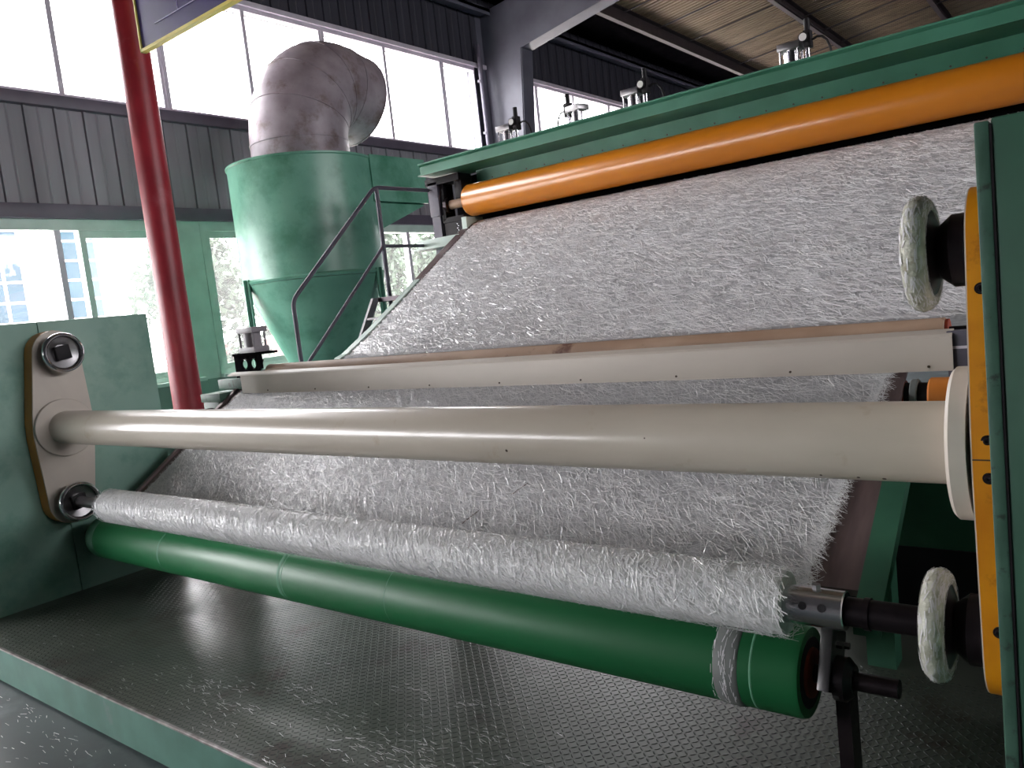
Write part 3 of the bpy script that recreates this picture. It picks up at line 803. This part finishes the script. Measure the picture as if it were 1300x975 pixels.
# ================================================================== UPPER CONVEYOR
up = lambda yy: float(np.interp(yy, [p[0] for p in WP][::-1], [p[1] for p in WP][::-1]))


def slabs(x0, x1, y0, y1, fz, th):
    ys = sorted([y0, y1] + [p[0] for p in WP if y0 < p[0] < y1])
    b = B(); b.prism([(v, fz(v)) for v in ys] + [(v, fz(v) - th) for v in ys[::-1]], 'x', x0, x1); return b


t = thing('forming_conveyor', 'inclined conveyor frame under the upper mat, brown edge plate on left', 'conveyor', (-2.8, 5.2, 0))
for nm, xa, xb, ya, yb, off, th, m in (('bed', -5.02, -0.2, 4.22, 6.1, -0.012, 0.03, 'apron'), ('edge_plate', -5.06, -4.965, 5.22, 6.12, 0.006, 0.012, 'apron'),
                                       ('edge_rail', -5.055, -4.985, 4.18, 5.21, 0.010, 0.035, 'mint'), ('side_beam', -5.06, -5.01, 4.3, 6.0, -0.07, 0.16, 'green_lightened')):
    slabs(xa, xb, ya, yb, lambda v, o_=off: up(v) + o_, th).build(nm, m, t, smooth=False)
for yy in (4.4, 5.9):
    B().box(-5.05, -4.95, yy - 0.05, yy + 0.05, FZ, up(yy) - 0.2).build('leg', 'green_lightened', t)
    B().box(-0.4, -0.3, yy - 0.05, yy + 0.05, FZ, up(yy) - 0.05).build('leg', 'green_lightened', t)
slab(-5.04, -4.98, 5.95, 6.2, lambda v: up(5.95) + 0.12, 0.2).build('corner_guard', 'mint', t)

# orange roller
OY, OZ, OR_ = 6.10, 2.555, 0.153
t = thing('coating_roller', 'long glossy orange roller under the green beam at the mat top', 'roller', (-2.5, OY, OZ))
B().lathe((0, OY, OZ), (1, 0, 0), [(-5.03, OR_ - 0.03), (-5.025, OR_ - 0.008), (-5.01, OR_), (0.6, OR_), (0.6, OR_ - 0.02)], 72).build('barrel', 'orange_roll', t, ang=50)
B().cyl((-5.36, OY, OZ), (-5.02, OY, OZ), 0.045, n=24).build('shaft', 'press_brown', t)
B().cyl((0.6, OY, OZ), (0.75, OY, OZ), 0.045, n=24).build('shaft', 'press_brown', t)

# green cross beam
t = thing('cross_beam', 'deep green folded steel beam spanning above the orange roller', 'beam', (-2.4, 6.05, 2.86))
BX0, BX1 = -5.50, 0.8
prof = [(5.90, 2.862), (5.90, 2.875), (5.94, 2.88), (5.94, 2.955), (5.915, 2.972), (5.915, 2.985), (6.36, 2.985), (6.36, 2.862)]
B().prism(prof, 'x', BX0, BX1).build('channel', 'beam_green', t, smooth=False)
B().prism([(6.27, 2.862), (6.27, 2.66), (6.285, 2.66), (6.30, 2.862)], 'x', BX0 + 0.45, BX1).build('hood', 'beam_green', t, smooth=False)
B().box(BX0 + 0.02, BX1, 6.42, 6.44, 2.24, 2.86).build('gap_shade', 'matte_black', t)  # added black sheet, darkens the gap behind the roller
for k in range(26):
    xx = -4.85 + k * 0.21
    B().cyl((xx, 6.268, 2.762), (xx, 6.262, 2.762), 0.007, n=8).build('screw', 'chip', t)
B().box(0.55, 0.75, 5.95, 6.35, FZ, 2.86).build('support_leg', 'green_darkened', t)

# bearing frame at the left end of the orange roller
t = thing('bearing_frame', 'dark steel bearing frame holding the left end of the orange roller', 'bracket', (-5.4, 6.1, 2.4))
B().box(-5.50, -5.37, 6.02, 6.2, 2.46, 2.80, 0.004).build('side_block', 'graphite', t)
B().box(-5.53, -5.08, 6.02, 6.22, 2.765, 2.835, 0.004).build('top_bar', 'black', t)
B().box(-5.17, -5.08, 6.05, 6.2, 2.60, 2.77, 0.004).build('hanger', 'black', t)
B().box(-5.375, -5.32, 6.05, 6.2, 2.40, 2.77, 0.004).build('upright', 'black', t)
B().box(-5.37, -5.09, 6.05, 6.2, 2.38, 2.43, 0.004).build('lower_bar', 'black', t)
B().lathe((-5.33, OY, OZ), (1, 0, 0), [(0, 0.075), (0.04, 0.075), (0.05, 0.055), (0.05, 0.045)], 28).build('bearing', 'dark_steel', t)
B().box(-5.50, -5.39, 6.04, 6.16, FZ, 2.46).build('support_post', 'graphite', t)
B().box(-5.36, -5.1, 6.06, 6.18, 2.22, 2.38).build('gear_case', 'black', t)
for k in range(6):
    B().lathe((-5.18 - 0.012 * (k % 2), 6.06, 2.245 + k * 0.022), (0, -1, 0), [(0, 0.007), (0.006, 0.004)], 8).build('chain_pin', 'chrome', t)
B().box(-5.58, -5.02, 5.86, 6.02, 2.15, 2.23, 0.003).box(-5.58, -5.05, 5.80, 6.02, 2.13, 2.15).build('ledge', 'mint', t)

# pneumatic cylinders standing on the cross beam
def beam_cylinder(label, x):
    t = thing('pneumatic_cylinder', label, 'cylinder', (x, 6.08, 2.985), 'pneumatic cylinders on the green beam')
    z = 2.985
    B().cyl((x, 6.08, z), (x, 6.08, z + 0.115), 0.048, n=24).build('barrel', 'chrome', t)
    B().box(x - 0.085, x + 0.075, 6.01, 6.15, z + 0.115, z + 0.165, 0.004).build('cap', 'steel', t)
    for sx_ in (-0.068, 0.058):
        for yy_ in (6.03, 6.13): B().cyl((x + sx_, yy_, z), (x + sx_, yy_, z + 0.115), 0.008, n=8).build('tie_bar', 'chrome', t)
    r = B().box(x + 0.10, x + 0.15, 6.03, 6.1, z + 0.1, z + 0.22, 0.005).cyl((x + 0.125, 6.06, z + 0.22), (x + 0.125, 6.06, z + 0.30), 0.02, n=12).build('regulator', 'black', t)
    B().lathe((x + 0.105, 6.03, z + 0.17), (0, -1, 0), [(0, 0.034), (0.02, 0.034), (0.022, 0.028)], 20).build('gauge', 'black', r)
    B().lathe((x + 0.105, 6.008, z + 0.17), (0, -1, 0), [(0, 0.027), (0.002, 0.027)], 20).build('gauge_dial', 'white', r)
    B().cyl((x + 0.118, 6.06, z), (x + 0.118, 6.06, z + 0.11), 0.016, n=12).build('valve_stem', 'chrome', t)
    P = [(x + 0.15, 6.07, z + 0.15)] + [(x + 0.15 + 0.13 * math.sin(a), 6.07, z + 0.15 + 0.035 * math.sin(2 * a) - 0.16 * (1 - math.cos(a))) for a in (0.3, 0.6, 0.9, 1.2, 1.5)]
    B().tube(P + [(x + 0.285, 6.07, z + 0.002)], 0.008, 8).build('hose', 'black', t)
    return t


c0 = beam_cylinder('pneumatic cylinder with white gauge against the dark steel column', -4.47)
for lb, x_ in (('pneumatic cylinder with gauge seen against the bright window right of the column', -3.70), ('pneumatic cylinder with gauge at the right end of the small bright window', -3.14), ('pneumatic cylinder with gauge seen against the beige roof, rightmost of four', -1.84)):
    c = copy_tree(c0); c.location = (x_, 6.08, 2.985); c['label'] = lb
    if x_ == -3.70: c.rotation_euler = (0, 0, math.radians(165))

# ================================================================== STAIR WITH HANDRAIL
t = thing('access_stair', 'steel stair with bare pipe handrail between cyclone and conveyor', 'stair', (-5.55, 4.9, FZ))
k_ = 1.0185
HY = lambda v: v * k_
HZ = lambda v: 1.5 + (v - 1.5) * k_
RXs = -5.5


def bend(P, r=0.07, n=5):
    out = [Vector(P[0])]
    for a, b_, c in zip(P, P[1:], P[2:]):
        a, b_, c = Vector(a), Vector(b_), Vector(c)
        p = b_ + (a - b_).normalized() * r; q = b_ + (c - b_).normalized() * r
        for k in range(n + 1):
            s = k / n
            out.append(p * (1 - s) ** 2 + b_ * 2 * s * (1 - s) + q * s ** 2)
    return out + [Vector(P[-1])]


B().tube(bend([(RXs, HY(6.2), HZ(2.712)), (RXs, HY(5.19), HZ(2.705)), (RXs, HY(4.114), HZ(1.73)), (RXs, HY(4.116), 0.4)]), 0.019, 12).build('handrail', 'graphite', t)
B().tube([(RXs, HY(5.216), HZ(2.70)), (RXs, HY(5.216), HZ(1.6))], 0.021, 12).build('rail_post', 'graphite', t)
B().tube([(RXs, HY(5.216), HZ(2.168)), (RXs, HY(4.19), HZ(1.205))], 0.016, 10).build('mid_rail', 'graphite', t)
B().tube([(RXs, HY(5.216), HZ(2.168)), (RXs, HY(6.2), HZ(2.163))], 0.016, 10).build('mid_rail', 'graphite', t)
B().box(-5.6, -5.08, 5.2, 6.0, 1.66, 1.70).build('landing', 'dark_steel', t)
for xx in (-5.56, -5.12):
    B().prism([(5.22, 1.70), (5.14, 1.70), (3.95, FZ), (4.05, FZ)], 'x', xx - 0.015, xx + 0.015).build('stringer', 'grey_box', t, smooth=False)
for k in range(9):
    zz = 1.52 - k * 0.19; yy = 5.14 - (1.70 - zz) * 0.63
    B().box(-5.545, -5.135, yy, yy + 0.16, zz - 0.02, zz).build('tread', 'grey_box', t)
B().box(-5.56, -5.12, 5.92, 6.0, FZ, 1.66).build('landing_leg', 'dark_steel', t)

# ================================================================== RIGHT END DETAILS
t = thing('gear_motor', 'orange gear motor with grey flange behind the right end of the tube', 'motor', (-0.45, 3.2, 1.0))
B().cyl((-0.56, 3.2, 0.99), (-0.25, 3.2, 0.99), 0.075, n=32, ch=0.006).build('body', 'motor_orange', t)
B().cyl((-0.62, 3.2, 0.99), (-0.595, 3.2, 0.99), 0.072, n=32, ch=0.004).build('flange', 'plinth', t)
B().cyl((-0.64, 3.2, 0.99), (-0.56, 3.2, 0.99), 0.058, n=24).build('neck', 'black', t)
B().cyl((-0.70, 3.2, 0.99), (-0.64, 3.2, 0.99), 0.066, n=24).build('hub', 'rust_red', t)
B().box(-0.50, -0.3, 3.16, 3.24, 0.85, 0.93).build('foot', 'dark_steel', t)
cb = B().box(-1.0, 1.9, 3.36, 3.9, FZ, 0.66, 0.006).build('body', 'cabinet')  # widened beyond view on the right as a light blocker
t = thing('drive_cabinet', 'dark green machine cabinet in shadow under the tube on the right', 'cabinet', (0.4, 3.6, FZ))
cb.parent = t; cb.location = -t.location
B().box(-0.98, 1.88, 3.35, 3.36, 0.0, 0.36).build('void_shade', 'black', t)  # black sheet standing for the dark void under the green panel
B().box(-0.9, 1.9, 3.40, 3.48, 0.66, 0.84).build('tie_beam', 'black', t)

# loose strands on deck and floor (nobody could count them)
def litter(name, label, n, fx, fy, z, ln, wd, m):
    x = fx(n); y = fy(n, x); al = RNG.normal(-0.05, 0.28, n)
    pos = np.stack([x, y, np.full(n, z)], 1)
    d = np.stack([np.cos(al), np.sin(al), RNG.normal(0, 0.03, n)], 1); d /= np.linalg.norm(d, axis=1)[:, None]
    nr = np.tile([0, 0, 1.0], (n, 1)) + RNG.normal(0, 0.15, (n, 3))
    o = quads(name, pos, d, nr, RNG.uniform(ln[0], ln[1], n), RNG.uniform(wd[0], wd[1], n), m, None, kind='stuff')
    return tag(o, label, 'fibre')


CL = np.stack([RNG.normal(-2.0, 0.85, 46), np.zeros(46)], 1)
CL[:, 1] = 1.74 + RNG.normal(0, 0.13, 46) + 0.02 * (CL[:, 0] + 2)
_ci = {}


def deck_x(n):
    k = RNG.integers(0, 46, n); _ci['k'] = k
    x = CL[k, 0] + RNG.normal(0, 0.07, n)
    return np.where(RNG.uniform(0, 1, n) < 0.25, RNG.uniform(-4.9, -0.5, n), x)


litter('glass_strands', 'stray white glass strands scattered on the tread plate platform', 620, deck_x,
       lambda n, x: np.clip(CL[_ci['k'], 1] + RNG.normal(0, 0.035, n), 1.46, 2.6), 0.0035, (0.02, 0.042), (0.0009, 0.0020), 'strand')
litter('glass_strands', 'stray white glass strands scattered on the dark floor before the platform', 700,
       lambda n: RNG.uniform(-5.2, -1.6, n), lambda n, x: RNG.uniform(0.5, 1.38, n), FZ + 0.003, (0.012, 0.045), (0.001, 0.003), 'strand')

# ================================================================== OUTSIDE
t = thing('office_building', 'pale building with gridded blue windows seen outside at far left', 'building', (-25, 5, FZ - 0.15))
B().box(-28, -22, -4, 10.9, FZ - 0.15, 9).build('wall', 'facade', t)
for yw in (2.9, 5.2, 7.72, 9.62):
    f = B().box(-22.02, -21.95, yw - 0.06, yw + 0.92, 2.36, 4.98)
    fr = f.build('window', 'white', t)
    for c_ in range(2):
        for r_ in range(5):
            B().box(-21.955, -21.94, yw + c_ * 0.46, yw + c_ * 0.46 + 0.38, 2.42 + r_ * 0.515, 2.42 + r_ * 0.515 + 0.45).build('pane', 'far_pane', fr)
bw = B().box(-20.3, -20.05, 11.2, 34, FZ - 0.15, 1.28).build('wall_panel', 'brick_pink')
t = thing('boundary_wall', 'low pink brick boundary wall outside below the trees', 'wall', (-20.2, 20, FZ - 0.15))
bw.parent = t; bw.location = -t.location
B().box(-20.36, -20.0, 11.2, 34, 1.28, 1.36).build('coping', 'white', t)


def tree(x, y, h, r, label, seed):
    rg = np.random.default_rng(seed)
    t = thing('tree', label, 'tree', (x, y, FZ - 0.15), 'trees outside the windows')
    B().tube([(x, y, FZ - 0.15), (x + 0.05, y, h * 0.4), (x, y + 0.1, h * 0.75)], [0.14, 0.11, 0.05], 8).build('trunk', 'bark', t)
    n = 5200
    v = rg.normal(0, 1, (n, 3)); v /= np.linalg.norm(v, axis=1)[:, None]
    cl = rg.normal(0, 1, (40, 3)); cl /= np.linalg.norm(cl, axis=1)[:, None]; cl *= rg.uniform(0.3, 0.8, (40, 1))
    pos = cl[rg.integers(0, 40, n)] + v * rg.uniform(0.1, 0.38, (n, 1))
    pos = pos * np.array([r, r, h * 0.46]) + np.array([x, y, h * 0.56])
    d = rg.normal(0, 1, (n, 3)); d /= np.linalg.norm(d, axis=1)[:, None]
    nr = np.cross(d, rg.normal(0, 1, (n, 3)))
    quads('foliage', pos, d, nr, rg.uniform(0.16, 0.34, n), rg.uniform(0.08, 0.16, n), 'foliage', t, kind='stuff')


tree(-23.5, 14.3, 6.4, 2.0, 'tree outside seen between the red column and the green cyclone', 3)
tree(-23.0, 17.6, 6.0, 1.9, 'tree outside mostly hidden behind the green cyclone', 4)
tree(-24.0, 22.4, 6.6, 2.1, 'tree outside seen through the window under the landing handrail', 5)
tree(-24.5, 27.6, 6.2, 2.1, 'tree outside furthest right beside the bearing frame post', 6)


def bush(x, y, h, label, seed):
    rg = np.random.default_rng(seed)
    n = 1800
    v = rg.normal(0, 1, (n, 3)); v /= np.linalg.norm(v, axis=1)[:, None]; v[:, 2] = np.abs(v[:, 2])
    pos = v * rg.uniform(0.75, 1.0, (n, 1)) * np.array([0.8, 0.9, h]) + np.array([x, y, FZ - 0.15])
    d = np.cross(v, rg.normal(0, 1, (n, 3))); d /= np.linalg.norm(d, axis=1)[:, None]
    t = thing('bush', label, 'bush', (x, y, FZ - 0.15))
    quads('foliage', pos, d, v + rg.normal(0, .4, (n, 3)), rg.uniform(0.1, 0.2, n), rg.uniform(0.06, 0.1, n), 'foliage', t, kind='stuff')
    B().cyl((x, y, FZ - 0.15), (x, y, h * 0.7), 0.05, n=8).build('stem', 'bark', t)


bush(-19.2, 12.9, 2.0, 'rounded bush outside in front of the pink wall', 11)
